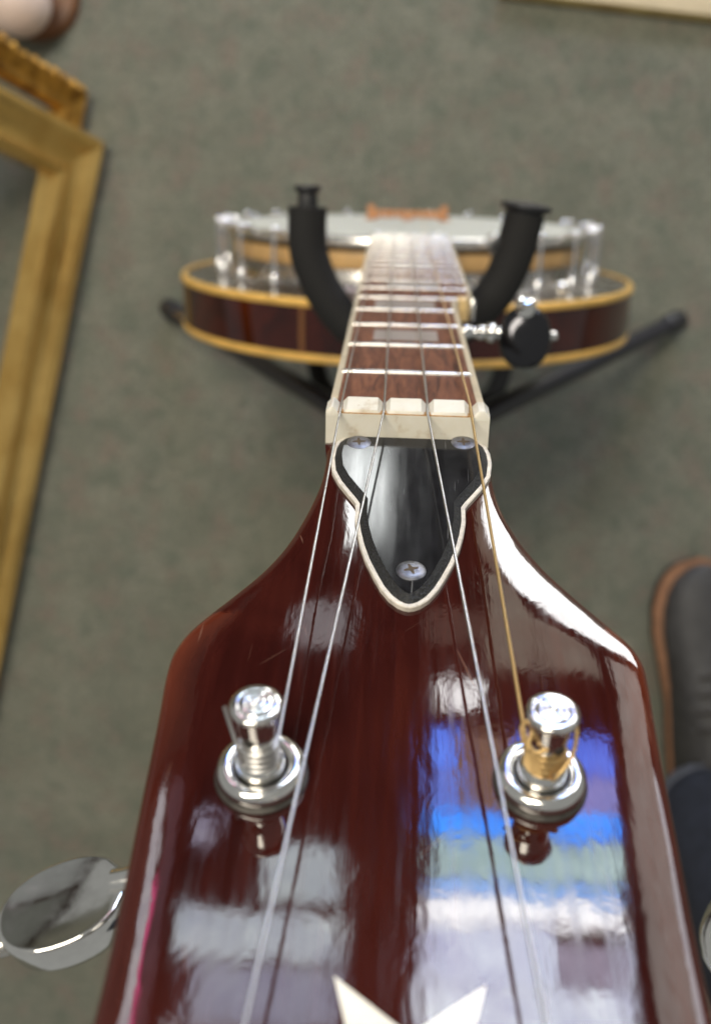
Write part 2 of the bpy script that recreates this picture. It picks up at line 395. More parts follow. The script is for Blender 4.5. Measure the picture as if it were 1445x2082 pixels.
bar(-470, -405, 0, 1340); bar(-66, 76, 325, 1340, -25, 9); bar(462, 536, 296, 1340); bar(1254, 1320, 0, 1340)
bar(-404, 461, 1234, 1300); bar(537, 1253, 1234, 1300); bar(537, 1253, 330, 398); bar(-1310, -1245, 0, 1340); bar(-1244, -471, 1234, 1300); bar(-1244, -471, 702, 758); bar(-1244, -471, 0, 118)
MB().box((WX(-1310), 18, 0), (WX(1320), 40, 1340)).build('back_panel', 'window_frame', win, smooth=False)


# ------------------------------------------------------------------ banjo
LEAN = R(15)
banjo = empty('banjo')
bm_ = Matrix(((1, 0, 0), (0, math.sin(LEAN), math.cos(LEAN)), (0, -math.cos(LEAN), math.sin(LEAN)))).to_4x4()
bm_.translation = (0, 0, 0.888); banjo.matrix_world = bm_
tag(banjo, 'five-string banjo with glossy red-brown headstock, leaning in a black stand', 'banjo')
# frame: x across, y along the neck towards the body, z out of the fretboard (nut at 0)
A = R(16)
HS = Matrix(((1, 0, 0, 0), (0, math.cos(A), -math.sin(A), -6), (0, math.sin(A), math.cos(A), -5), (0, 0, 0, 1)))
def H(x, t, off=0.0): return HS @ Vector((x, -t, off))       # point on the headstock: t from the nut to its tip

# headstock outline (x, t)
left = [(-15.3, -1), (-15.1, 6.6), (-15.6, 14.1), (-17.4, 23.4), (-19.9, 32.1), (-22.9, 38.9), (-26.4, 44.6), (-29.6, 49.4), (-32.2, 53.8),
        (-33.6, 57.9), (-33.9, 62.5), (-33.2, 71.4), (-32.4, 83.7), (-31.5, 97.4), (-30.8, 112.6), (-30.6, 140), (-31.5, 158), (-27, 172), (-15, 181), (1.2, 184)]
right = [(16.9, -1), (16.8, 9.6), (17.7, 18.2), (20.0, 26.8), (23.8, 35.3), (28.2, 42.4), (32.0, 47.9), (35.0, 52.5), (36.3, 56.3),
         (36.4, 60.5), (35.6, 72.4), (34.8, 89.0), (34.3, 99.0), (34.0, 110), (33.4, 140), (34.0, 158), (29.4, 172), (17.4, 181), (1.2, 184)]
ol = [tuple(p) for p in catmull([(x, -t) for x, t in left], 6)][:-1] + [tuple(p) for p in catmull([(x, -t) for x, t in right], 6)][::-1]
def seg_dist(px, py, poly):
    b = 1e9
    for i in range(len(poly)):
        ax, ay = poly[i-1]; bx, by = poly[i]; dx, dy = bx-ax, by-ay
        l = dx*dx + dy*dy
        t = 0 if l == 0 else max(0, min(1, ((px-ax)*dx + (py-ay)*dy) / l))
        d = (px-ax-t*dx)**2 + (py-ay-t*dy)**2
        if d < b: b = d
    return math.sqrt(b)
def inside(px, py, poly):
    c = False
    for i in range(len(poly)):
        ax, ay = poly[i-1]; bx, by = poly[i]
        if (ay > py) != (by > py) and px < (bx-ax)*(py-ay)/(by-ay)+ax: c = not c
    return c
if area2(ol) < 0: ol = ol[::-1]
def roll_w(t):
    a = 1.2 + 9.8 * max(0, min(1, (t - 6) / 24)); k = max(0, min(1, (t - 48) / 16))
    return a + (7.5 - a) * k
def top_h(d, t):
    wd = roll_w(t); h = 0.0
    if d < wd: h -= 0.060 * wd * ((wd - d) / wd) ** 2.4
    if d < 1.3: h -= 1.3 - math.sqrt(max(0, 1.3**2 - (1.3 - d)**2))
    return h
pts = [Vector(p) for p in ol]; dist = [0.0] * len(ol)
for d in (0.25, 0.6, 1.0, 1.5, 2.2, 3.0, 4.0):
    for p in inset(ol, d):
        if inside(p[0], p[1], ol):
            dd = seg_dist(p[0], p[1], ol)
            if dd > d * 0.8: pts.append(Vector(p)); dist.append(dd)
gy = 0.0
for j in range(0, 150):
    for i in range(0, 60):
        x = -36 + i * 1.25 + (j % 2) * 0.6; y = 1 - j * 1.25
        if inside(x, y, ol):
            dd = seg_dist(x, y, ol)
            if dd > 4.6: pts.append(Vector((x, y))); dist.append(dd)
nb = len(ol)
vv, ee, ff, ov, oe, of = delaunay_2d_cdt(pts, [], [list(range(nb))], 1, 1e-5)
mb = MB(); edge_w = []
vs = []
for k, p in enumerate(vv):
    d = dist[ov[k][0]] if ov[k] else 0.0
    vs.append((p.x, p.y, top_h(d, -p.y)))
mb.add(vs, [tuple(f) for f in ff], HS)
lo = [(x, y, -13.5) for x, y in ol]; hi = [(x, y, top_h(0, -y)) for x, y in ol]
mb.add(lo + hi, [(i, (i+1) % nb, nb+(i+1) % nb, nb+i) for i in range(nb)] + [tuple(range(nb))[::-1]], HS)
head = mb.build('headstock', 'lacquer', banjo, angle=60)
at = head.data.attributes.new('edge', 'FLOAT', 'POINT')
HI = HS.inverted()
for i, v in enumerate(head.data.vertices):
    q = HI @ (v.co * 1000); d = seg_dist(q.x, q.y, ol) if q.z > -3 else 0.0
    e = max(0, 1 - d / 5.0) * max(0.12, 1 - max(0, -q.y - 58) / 26) if -q.y > 50 else max(0, 1 - d / 2.0) * 0.3
    at.data[i].value = 1.1 * e
# star inlay (two of its points are in the picture)
star = []
for k in range(10):
    r_ = 13.8 if k % 2 == 0 else 5.5; a = math.pi / 2 + k * math.pi / 5
    star.append((2.1 + r_ * math.cos(a), -(117.8 + r_ * math.sin(a))))
if area2(star) < 0: star = star[::-1]
MB().rings([[(x, y, 0.0) for x, y in star], [(x, y, 0.06) for x, y in star]], HS).build('star_inlay', 'star', head, smooth=False)

# truss rod cover: cream layer under a black layer with a rough-cut bevel, three screws
cxh = [(0, -1.6), (6, -1.6), (11.6, -1.6), (13.4, -0.7), (14.6, 1.0), (15.2, 3.6), (15.35, 7), (14.8, 11.4), (13.4, 15.0), (11.6, 18.3), (10.3, 20.6), (9.75, 21.8),
       (9.75, 23.2), (9.7, 25.8), (9.2, 29.5), (8.4, 33.5), (7.3, 37.4), (5.8, 41.4), (4.6, 44.2), (3.2, 46.5), (1.8, 47.9), (0.8, 48.45), (0, 48.6)]
XC = 1.35
half = []
for i in range(len(cxh) - 1):
    (x0, t0), (x1, t1) = cxh[i], cxh[i+1]; k = max(1, int(math.hypot(x1-x0, t1-t0) / 0.8))
    half += [(x0 + (x1-x0)*q/k, t0 + (t1-t0)*q/k) for q in range(k)]
cov = [(XC + x, -t) for x, t in half] + [(XC - x, -t) for x, t in (half + [cxh[-1]])[:0:-1]]
if area2(cov) < 0: cov = cov[::-1]
i1, i2 = inset(cov, 0.78), inset(cov, 2.15)
i0 = inset(cov, 0.15)
def zr(poly, z): return [(x, y, z + (0.5 if y > -2.2 else 0) * 0) for x, y in poly]
cover = MB().rings([zr(i1, 0.98), zr(i2, 1.9), zr(inset(cov, 2.16), 1.93)], HS, cap0=True).build('truss_rod_cover', 'cover_black', banjo, angle=8)
MB().rings([zr(cov, -0.6), zr(cov, 0.80), zr(i0, 0.95), zr(i1, 0.96)], HS).build('cream_layer', 'cover_white', cover, angle=30)
MB().rings([zr(inset(cov, 0.76), 0.965), zr(inset(cov, 2.12), 1.915)], HS, cap0=False, cap1=False).build('cut_edge', 'cover_cut', cover)
def phillips(x, t, off, r_, rot, parent, tilt=0):
    Mx = HS @ Matrix.Translation((x, -t, off)) @ Matrix.Rotation(rot, 4, 'Z')
    s_ = MB().lathe([(0, 0.42), (r_*0.55, 0.40), (r_*0.85, 0.30), (r_, 0.08), (r_*1.02, -0.3)], 28, Mx).build('screw', 'screw', parent)
    c = MB()
    for q in (0, math.pi/2):
        c.add(*cross_bar(r_*0.50, r_*0.13), Mx @ Matrix.Rotation(q, 4, 'Z'))
    c.build('cross_slot', 'brown_recess', s_, smooth=False)
def cross_bar(l, h):
    vs = [(-l, -h*0.5, .425), (-l*0.3, -h, .432), (l*0.3, -h, .432), (l, -h*0.5, .425), (l, h*0.5, .425), (l*0.3, h, .432), (-l*0.3, h, .432), (-l, h*0.5, .425)]
    return [(x, y, z + 0.02) for x, y, z in vs] + [(x, y, z - 0.25) for x, y, z in vs], [tuple(range(8))] + [(i, (i+1) % 8, 8+(i+1) % 8, 8+i) for i in range(8)]
phillips(-8.85, 2.7, 1.75, 2.55, 0.12, cover); phillips(11.4, 1.5, 1.75, 2.55, 0.05, cover); phillips(1.6, 40.9, 1.95, 2.45, 0.35, cover)

# nut
SL = [-12.8, -4.28, 4.28, 12.8]
mb = MB()
def loft_block(x0, x1, base, f_top, b_top, y0=-5.9, y1=0.0, ch=0.7):
    ys = [(y0, b_top - 0.9), (y0 + 0.35, b_top - 0.15), (y0 + 1.2, b_top + 0.12), (y1 - 0.9, f_top), (y1 - 0.15, f_top - 0.2), (y1, f_top - 0.8)]
    rg = []
    for y, z in ys:
        rg.append([(x0, y, base), (x1, y, base), (x1, y, z - ch), (x1 - ch, y, z), (x0 + ch, y, z), (x0, y, z - ch)])
    return rg
mb.rings([[(-15.6, y, -5.8), (16.4, y, -5.8), (16.4, y, 0.9), (-15.6, y, 0.9)] for y in (-5.9, 0)])
for a, b in zip(SL[:-1], SL[1:]): mb.rings(loft_block(a + 0.30, b - 0.30, 0.5, 3.15, 1.75, -5.4, 0.0, 0.95))
mb.rings(loft_block(-15.62, SL[0] - 0.42, 0.4, 2.9, 2.3, -5.92, 0.02, 1.0)); mb.rings(loft_block(SL[3] + 0.42, 16.42, 0.4, 2.9, 2.3, -5.92, 0.02, 1.0))
nut = mb.build('nut', 'bone', banjo, angle=35)
for s in SL: MB().box((s - 0.62, -5.6, 0.45), (s + 0.62, -0.1, 1.25)).build('slot_grime', 'grime', nut, smooth=False)
MB().box((-12.3, -5.75, 0.86), (12.3, -5.0, 1.05)).build('slot_grime', 'grime', nut, smooth=False)

# neck and fretboard
L = 667.0
fv = [L * (1 - 2 ** (-k / 12)) for k in range(23)]
def xl(v): return -15.6 - v * 0.0185
def xr(v):
    a = 16.4 + v * 0.006; b = 22.4 + 0.0122 * v
    s = max(0, min(1, (v - 160) / 16)); s = s*s*(3-2*s); return a + (b - a) * s
vs_ = sorted(set([0, 40, 80, 120, 150] + list(range(158, 182, 2)) + list(range(190, 481, 20)) + [484]))
def strip(x0, x1, z0, z1): return [[(x0(v), v, z0), (x1(v), v, z0), (x1(v), v, z1), (x0(v), v, z1)] for v in vs_]
BW = 1.5
fb = MB().rings(strip(lambda v: xl(v) + BW, lambda v: xr(v) - BW, -5.2, 0.0)).build('fretboard', 'rosewood', banjo, angle=30)
MB().rings(strip(lambda v: xl(v), lambda v: xl(v) + BW, -5.2, 0.02)).build('binding', 'cream', fb, angle=30)
MB().rings(strip(lambda v: xr(v) - BW, lambda v: xr(v), -5.2, 0.02)).build('binding', 'cream', fb, angle=30)
for k in range(1, 23):
    v = fv[k]; a, b = xl(v) + 0.9, xr(v) - 0.9
    rg = []
    for q in range(9):
        t = math.pi * q / 8; rg.append((0.95 * math.cos(t), 0.75 * math.sin(t)))
    rg = [(-1.25, -0.1), (1.25, -0.1)] + rg[1:-1] if False else rg + [(-0.95, -0.2), (0.95, -0.2)]
    ends = [(a, 0.25), (a + 0.5, 0.8), (a + 1.2, 1.0), (b - 1.2, 1.0), (b - 0.5, 0.8), (b, 0.25)]
    MB().rings([[(x, v + y, z * s) for y, z in rg] for x, s in ends]).build('fret', 'fret', fb, angle=50)
for k in (3, 5, 7, 10, 12, 15, 17):
    c = (fv[k] + fv[k-1]) / 2; h = min(8.5, (fv[k] - fv[k-1]) / 2 - 3.2); xm = (xl(c) + xr(c)) / 2
    hw = 9.2 if k < 5 else 10.5
    MB().box((xm - hw, c - h, -0.5), (xm + hw, c + h, 0.06)).build('inlay', 'pearl', fb, smooth=False)
rg = []
for v in vs_:
    a, b = xl(v) + 0.05, xr(v) - 0.05; m_, h_ = (a + b) / 2, (b - a) / 2
    ring = []
    dp = 16 + v * 0.012
    for q in range(17):
        t = math.pi * q / 16; ring.append((m_ - h_ * math.cos(t), v, -5.2 - dp * math.sin(t) ** 0.8))
    rg.append(ring)
mb = MB().rings([[(x, -7, z) for x, _, z in rg[0]]] + rg)
mb.rings([[(x, y, z) for x, y, z in ((-13, 452, -19), (13, 452, -19), (11, 452, -60), (-11, 452, -60))], [(-15, 483, -19), (15, 483, -19), (12, 483, -66), (-12, 483, -66)]])
mb.build('neck', 'neck_wood', banjo, angle=50)

# strings
BR = 6.8
def post_xy(side, far): return (-17.3 if side < 0 else 18.5, 81.0 if not far else 127.0) if side < 0 else (18.5, 80.0 if not far else 126.0)
def string(i, mat, r_, side, far, turns, h0):
    sx = SL[i]; bx = (-21, -10.5, 0, 10.5)[i]
    px, pt = post_xy(side, far); rc = {0: 0.28, 3: 0.30}.get(i, r_); pr = 2.12 + rc
    path = [Vector((bx * 1.0, 735, 1.6)), Vector((bx, 668.5, BR + r_)), Vector((bx, 665.5, BR + r_)), Vector((sx, 0.2, 1.9 + r_)), Vector((sx, -3, 1.7 + r_)), Vector((sx, -5.6, 1.2 + r_))]
    # tangent to the inner side of the post, then windings down the post
    inner = 1 if side < 0 else -1
    for q in range(int(turns * 20) + 1):
        a = q * 2 * math.pi / 20
        rr = pr + (0.0 if q else 0.0)
        path.append(H(px + inner * rr * math.cos(a), pt + rr * math.sin(a), h0 - q / 20 * rc * (3.7 if i == 0 else 3.1)))
    if i == 0:
        e = [(-1.9, 1.9, 5.2), (-3.0, 0.2, 7.4), (-3.7, -0.8, 9.4), (-4.2, -1.4, 11.2)]
        path += [H(px + x, pt + t, o) for x, t, o in e]
    if i == 3:
        e = [(1.0, 3.2, 5.2), (2.9, 1.6, 7.5), (3.3, 0, 10.2), (2.8, -1.2, 11.2)]
        path += catmull([path[-1]] + [H(px + x, pt + t, o) for x, t, o in e], 5)[1:]
    rad = [r_] * 7 + [rc] * (len(path) - 7)
    return MB().tube(path, rad, 8).build('string', mat, banjo, angle=80)
string(0, 'steel_string', 0.21, -1, False, 3.4, 7.0)
string(1, 'steel_string', 0.22, -1, True, 3.0, 6.6)
string(2, 'steel_string', 0.25, 1, True, 3.0, 6.6)
gs = string(3, 'wound', 0.27, 1, False, 3.3, 7.2)
# loose curl of the bronze string at the post hole
curl = [(-2.9, 1.2, 8.6), (-3.4, 0.0, 9.9), (-2.9, -0.6, 10.9), (-2.2, 0.4, 10.8), (-2.7, 1.9, 9.4), (-1.9, 2.4, 8.8), (-1.0, 2.5, 9.1), (-0.4, 2.35, 9.5)]
MB().tube(catmull([H(18.5 + x, 80 + t, o) for x, t, o in curl], 5), 0.30, 8).build('string_curl', 'wound', gs, angle=80)
MB().tube([(19.6, 171, 2.2), (19.8, 180, 2.4), (21, 667, BR + .2), (21, 735, 1.6)], 0.2, 8).build('string', 'steel_string', banjo, angle=80)

# tuning machines
def tuner(side, far):
    px, pt = post_xy(side, far)
    Mx = HS @ Matrix.Translation((px, -pt, 0))
    post = MB().lathe([(3.1, -2), (3.1, 3.0), (2.95, 3.4), (2.35, 3.8), (2.15, 4.3), (2.1, 7.2), (2.3, 8.4), (2.5, 9.8), (2.5, 11.9), (2.55, 12.4), (3.12, 12.75),
                       (3.22, 13.1), (3.2, 13.4), (3.0, 13.62), (2.35, 13.78), (2.2, 13.72), (2.05, 13.84), (1.4, 13.98), (1.25, 13.92), (1.1, 14.02), (0.75, 14.05), (0.66, 14.0), (0.55, 14.2), (0.3, 14.34), (0, 14.36)], 40, Mx).build('tuning_machine', 'chrome', banjo, angle=50)
    MB().lathe([(6.05, -0.3), (6.05, 0.38), (5.7, 0.6), (4.6, 0.62)], 40, Mx).build('gap_shadow_ring', 'recess_shade', post)  # dark ring painted in for the shadow gap under the bushing
    MB().lathe([(5.2, 0.55), (5.62, 0.75), (5.78, 1.25), (5.68, 1.9), (5.25, 2.5), (4.65, 2.78), (4.1, 2.72), (3.72, 2.4), (3.55, 1.9), (3.5, 0.6)], 44, Mx).build('bushing', 'chrome', post, angle=70)
    MB().lathe([(3.52, 1.0), (3.05, 1.0)], 24, Mx).build('bushing_gap', 'recess_shade', post)
    if not far: # string hole
        Mh = Mx @ Matrix.Translation((0, 0, 8.9)) @ Matrix.Rotation(R(-60 if side > 0 else 250), 4, 'Z') @ Matrix.Rotation(R(90), 4, 'Y')
        MB().lathe([(0, 2.56), (0.62, 2.56), (0.74, 2.48), (0.78, 2.3)], 16, Mh).build('string_hole', 'recess_shade', post)
    # geared housing behind the headstock, stem and kidney button at the side
    s = side
    MB().box((px - 6, -pt - 7, -23), (px + 6, -pt + 7, -13.6), HS).build('gear_housing', 'chrome', post, bevel=1.5)
    ez = -24.0
    st = [(px + s * 5, pt + 1, -18.5), (px + s * 14, pt + 1.6, -20.5), (px + s * 22, pt + 2.4, -22.5)]
    MB().tube([H(*p) for p in st], [2.6, 2.3, 1.9], 14).build('stem', 'chrome', post)
    # button: flattened kidney, face parallel to the headstock
    bx = px + s * (28.6 if s < 0 else 33.2)
    Mb = HS @ Matrix.Translation((bx, -(pt + (5.4 if s < 0 else 7.5)), ez)) @ Matrix.Rotation(R(s * -22), 4, 'Z') @ Matrix.Rotation(R(s * 8), 4, 'Y') @ Matrix.Rotation(R(-7 if s < 0 else 55), 4, 'X')
    rgs = []
    def kid(k, z):
        out = []
        for q in range(48):
            a = 2 * math.pi * q / 48; c_, s_ = math.cos(a), math.sin(a)
            out.append((9.2 * k * math.copysign(abs(c_) ** 0.92, c_) , 7.3 * k * math.copysign(abs(s_) ** 0.9, s_) * (1 - 0.10 * (c_ * s < -0.8)), z))
        return out
    for k, z in ((0.30, -6.6), (0.62, -6.4), (0.82, -5.6), (0.92, -4.2), (0.97, -1.6), (0.995, -0.7), (1.0, 0.2), (0.985, 0.75), (0.955, 1.0), (0.92, 0.98), (0.82, 0.86), (0.66, 0.70), (0.5, 0.58), (0.3, 0.48), (0.1, 0.44)): rgs.append(kid(k, z))
    bt = MB().rings(rgs, Mb).build('button', 'chrome', post, angle=75)
    Ms = Mb @ Matrix.Translation((s * 9.2, -1.4, -1.6)) @ Matrix.Rotation(R(s * 90), 4, 'Y')
    MB().lathe([(0, 0.9), (1.2, 0.8), (1.6, 0.4), (1.65, -1.0)], 20, Ms).build('button_screw', 'fret', bt)
    return post
for far in (False, True):
    for s in (-1, 1): tuner(s, far)

# fifth-string peg at the fifth fret
Mx = Matrix.Translation((20, 164, -11)) @ Matrix.Rotation(R(90), 4, 'Y')
peg = MB().lathe([(2.2, -3), (2.6, 2), (2.6, 3.6), (1.9, 4.2), (1.9, 6.2), (2.7, 6.8), (2.7, 8.6), (2.0, 9.2), (3.4, 10.2), (3.7, 11.5), (3.4, 12.8), (2.3, 13.4), (2.6, 16)], 28, Mx).build('fifth_string_peg', 'chrome', banjo, angle=60)
rg = []
Mb = Matrix.Translation((43.6, 163, -12.2))
def plump(p, e):
    u_, v_, w_ = p
    return p
mb = MB(); nu, nv = 28, 16; vsb = []; 
for j in range(nv + 1):
    ph = -math.pi/2 + math.pi * j / nv
    for i in range(nu):
        th = 2 * math.pi * i / nu
        sg = lambda a, e: math.copysign(abs(a) ** e, a)
        x = 9.6 * sg(math.cos(ph), 0.8) * sg(math.cos(th), 0.85); z = 11.4 * sg(math.cos(ph), 0.8) * sg(math.sin(th), 0.95); y = 5.2 * sg(math.sin(ph), 0.75)
        vsb.append((x, y, z))
mb.add(vsb, [(j*nu+i, j*nu+(i+1) % nu, (j+1)*nu+(i+1) % nu, (j+1)*nu+i) for j in range(nv) for i in range(nu)], Mb @ Matrix.Rotation(R(-14), 4, 'X'))
pb = mb.build('button', 'darkened_chrome', peg, angle=80)
MB().lathe([(0, 5.2), (2.4, 4.7), (3.5, 3.2), (3.9, 1.2), (3.9, -3)], 24, Matrix.Translation((43.0, 163.5, -2.6)) @ Matrix.Rotation(R(25), 4, 'X')).build('housing_dome', 'chrome', peg)
MB().lathe([(0, 2.2), (1.3, 2.0), (1.8, 1.2), (1.8, -1)], 18, Matrix.Translation((53.2, 163, -11.4)) @ Matrix.Rotation(R(90), 4, 'Y')).build('button_screw', 'chrome', pb)
MB().lathe([(2.6, -6), (2.7, 0.5), (2.4, 2.0), (1.6, 2.6), (0, 2.7)], 20, Matrix.Translation((20.3, 168, -1.5))).build('fifth_string_nut', 'amber_knob', banjo)
MB().lathe([(1.0, -4), (1.0, 3.4), (0.7, 3.8), (0, 3.9)], 14, Matrix.Translation((24.2, 166, -3.0))).build('post_tip', 'chrome', peg)

# pot: drum head, hoop, rim, flange, hooks, resonator
CY = 622.0
Mp = Matrix.Translation((0, CY, 0))
MB().lathe([(0, -1.5), (60, -1.5), (136, -1.6), (138.8, -2.2), (139.4, -3.5), (139.4, -8)], 96, Mp).build('drum_head', 'white_head', banjo)
MB().lathe([(139.6, -9), (139.6, -3.2), (141.5, -2.0), (144.5, -2.0), (145.6, -3.2), (145.6, -8), (144, -9.2), (139.6, -9)], 96, Mp).build('tension_hoop', 'nickel', banjo, angle=50)
MB().lathe([(137.0, -8.2), (137.0, -13.2)], 96, Mp).build('tone_ring', 'recess_shade', banjo)  # dark colour paints in the shadow gap below the hoop
MB().lathe([(137.0, -12.6), (140.6, -13.0), (141, -13.8), (141, -23.6), (140, -24.6)], 96, Mp).build('rim', 'maple', banjo, angle=50)
MB().lathe([(138.5, -24.4), (141.5, -25.0), (143, -32.5), (147, -38.5), (152, -40.6), (160, -41.6), (178.8, -42.0), (179, -44), (139.8, -44)], 96, Mp).build('flange', 'flange', banjo, angle=35)
res = MB().lathe([(182.6, -44.5), (183, -47), (183, -77)], 128, Mp).build('resonator', 'lacquer_side', banjo)
for z0, z1 in ((-46.2, -40.4), (-83.0, -77.0)):
    MB().lathe([(179.2, z0), (182.4, z0), (183.7, z0 + 1.2), (183.7, z1 - 1.4), (182.4, z1), (179.2, z1 - 0.2), (179.2, z0)], 128, Mp).build('binding', 'amber', res, angle=70)
MB().lathe([(180, -80), (150, -86), (80, -91), (0, -93)], 96, Mp).build('back', 'lacquer_side', res)
a0 = R(-22)  # amber strip paints a reflection onto the resonator wall
MB().rings([[Vector((r_ * math.sin(a0 + da), CY - r_ * math.cos(a0 + da), z)) for r_, da in ((182, -0.010), (183.25, -0.010), (183.25, 0.010), (182, 0.010))] for z in (-77.2, -46)]).build('painted_reflection', 'dark_amber', res)
hk = None
for k in range(24):
    a = R(7.5 + 15 * k)
    if hk is None:
        mb = MB().tube([(0, 0, -42), (0, 0, -4), (0, 0.4, -1.6), (0, 2.0, 0.0), (0, 5.6, 0.2), (0, 8.0, -0.4), (0, 9.6, -1.8)], 1.6, 10)
        mb.lathe([(1.6, -40.5), (2.8, -40.0), (2.8, -31), (2.2, -30.2), (1.5, -30)], 12)
        mb.lathe([(0, 2.6), (1.9, 1.9), (2.8, 0.0), (2.5, -2.0), (1.5, -3.4)], 12)
        o = mb.build('hook', 'hook_metal', banjo, angle=60); hk = o
    else:
        o = hk.copy(); col.objects.link(o); o.parent = banjo
    o.matrix_local = Matrix.Translation((0.153 * math.sin(a), (CY - 153 * math.cos(a)) * 0.001, 0)) @ Matrix.Rotation(a, 4, 'Z')
for a in (-20, 41, 160, 221):
    a = R(a)
    MB().lathe([(2.2, -42), (2.2, -37.5), (4.8, -36.5), (5.6, -34), (5.2, -31.5), (3.2, -29.8), (0, -29.3)], 20, Matrix.Translation((166 * math.sin(a), CY - 166 * math.cos(a), 0))).build('thumb_screw', 'chrome', banjo)
# bridge and tailpiece
bp = [(-36.5, -1.4), (-27.5, -1.4), (-27, -0.2), (-24, 0.8), (-5, 1.2), (-3.8, 0.2), (-3.4, -1.4), (3.4, -1.4), (3.8, 0.2), (5, 1.2), (24, 0.8), (27, -0.2), (27.5, -1.4), (36.5, -1.4),
      (36.2, 0.2), (34.2, 1.4), (34.4, 10.4), (33.4, 11.6), (29.4, 11.6), (28.4, 10.0), (27.6, 6.9), (0, BR), (-27.6, 6.9), (-28.4, 10.0), (-29.4, 11.6), (-33.4, 11.6), (-34.4, 10.4), (-34.2, 1.4), (-36.2, 0.2)]
MB().rings([[(x, 665, z) for x, z in bp], [(x, 669.5, z) for x, z in bp]]).build('bridge', 'bridge', banjo, smooth=False, bevel=0.4)
MB().rings([[(-24, 728, 0), (24, 728, 0), (24, 728, 2.2), (-24, 728, 2.2)], [(-20, 757, 0), (20, 757, 0), (20, 757, 2.8), (-20, 757, 2.8)], [(-12, 771, -4), (12, 771, -4), (12, 771, -1), (-12, 771, -1)]]).build('tailpiece', 'flange', banjo, bevel=0.5)

# ------------------------------------------------------------------ stand (built in world millimetres)
def BW_(x, v, n_): return (bm_ @ Vector((x, v, n_)) .__mul__(0.001)) * 1000
stand = empty('instrument_stand', (0.008, -0.025, 0))
tag(stand, 'black tubular instrument stand with foam-sleeved yoke holding up the banjo', 'stand')
so = Vector((8, -25, 0))
def sb(path, r_, name, mat, parent=stand, seg=16, n=6):
    P = catmull(path, n) if n > 1 else [Vector(p) for p in path]
    rr = r_
    return MB().tube([p - so for p in P], rr, seg).build(name, mat, parent, angle=60)
ybase = BW_(3, 300, -42)
hub = Vector((8, -27, 268))
column = sb([hub + Vector((0, -3, -90)), hub, (hub + ybase) / 2, ybase + Vector((0, -6, -14))], 11, 'column', 'black_tube')
MB().lathe([(14, -34), (19, -30), (20, 0), (19, 22), (13, 28)], 28, Matrix.Translation(hub - so)).build('hub', 'black_rubber', stand)
yoke = sb([BW_(-40, 300, -19), BW_(-20, 300, -36), ybase, BW_(24, 300, -34), BW_(43, 300, -16)], 6, 'yoke', 'black_tube')
Lp = [(-12, -40), (-24, -35), (-33.5, -26.5), (-42.6, -13.5), (-48.2, 0), (-49.8, 10), (-49.6, 25)]
Rp = [(16, -39), (28, -31), (39.5, -20.5), (47.4, -9), (52.4, 4), (55.2, 17), (56.2, 24)]
fl_ = sb([BW_(x, 300, z) for x, z in Lp], 9.6, 'foam_sleeve', 'foam', yoke, 20)
fr_ = sb([BW_(x, 300, z) for x, z in Rp], 9.9, 'foam_sleeve', 'foam', yoke, 20)
def cap_at(p, d, prof, name, parent):
    q = Vector(d).to_track_quat('Z', 'Y').to_matrix().to_4x4()
    return MB().lathe(prof, 28, Matrix.Translation(Vector(p) - so) @ q).build(name, 'black_rubber', parent)
nW = Vector((0, math.cos(LEAN), math.sin(LEAN)))
cap_at(BW_(-49.6, 300, 24), nW, [(5.0, 0), (5.0, 5), (4.6, 7), (6.4, 9), (6.8, 10), (6.4, 11), (0, 11.4)], 'end_cap', yoke)
cap_at(BW_(56.2, 300, 23), nW + Vector((0.12, 0, 0)), [(8.9, 0), (9.2, 2.0), (12.2, 3.4), (12.8, 4.6), (12.2, 5.8), (8, 6.6), (0, 7.0)], 'end_cap', yoke)
MB().rings([[BW_(48, 300 + dy, 6) - so, BW_(48, 300 + dy, 16) - so, BW_(40.5, 300 + dy, 8.6) - so, BW_(40.5, 300 + dy, 7.0) - so] for dy in (-4, 4)]).build('catch', 'black_rubber', yoke, bevel=0.6)
# legs: two forward, one back
legs = [(Vector((-262, 116, 14)), 'leg'), (Vector((300, 119, 14)), 'leg'), (Vector((30, -330, 14)), 'leg')]
for tip, nm in legs:
    d = (tip - hub).normalized()
    lg = sb([hub + d * 10, hub + (tip - hub) * 0.5, tip], 9.8, nm, 'black_tube', stand, 18, 2)
    cap_at(tip - d * 26, d, [(10.2, 0), (11.4, 2), (11.8, 24), (11, 29), (0, 30)], 'rubber_foot', lg)
# lower cradle under the resonator
cr0 = Vector((8, -28, 176))
for s in (-1, 1):
    cx = 8
    P = [cr0 + Vector((s * 6, 0, 0)), Vector((cx + s * 48, 5, 150)), Vector((cx + s * 84, 28, 112)), Vector((cx + s * 98, 66, 92)), Vector((cx + s * 99, 120, 84)), Vector((cx + s * 99, 176, 84)), Vector((cx + s * 99, 190, 100)), Vector((cx + s * 99, 192, 122))]
    sb(P, 9.5, 'cradle_arm', 'foam', stand, 16)

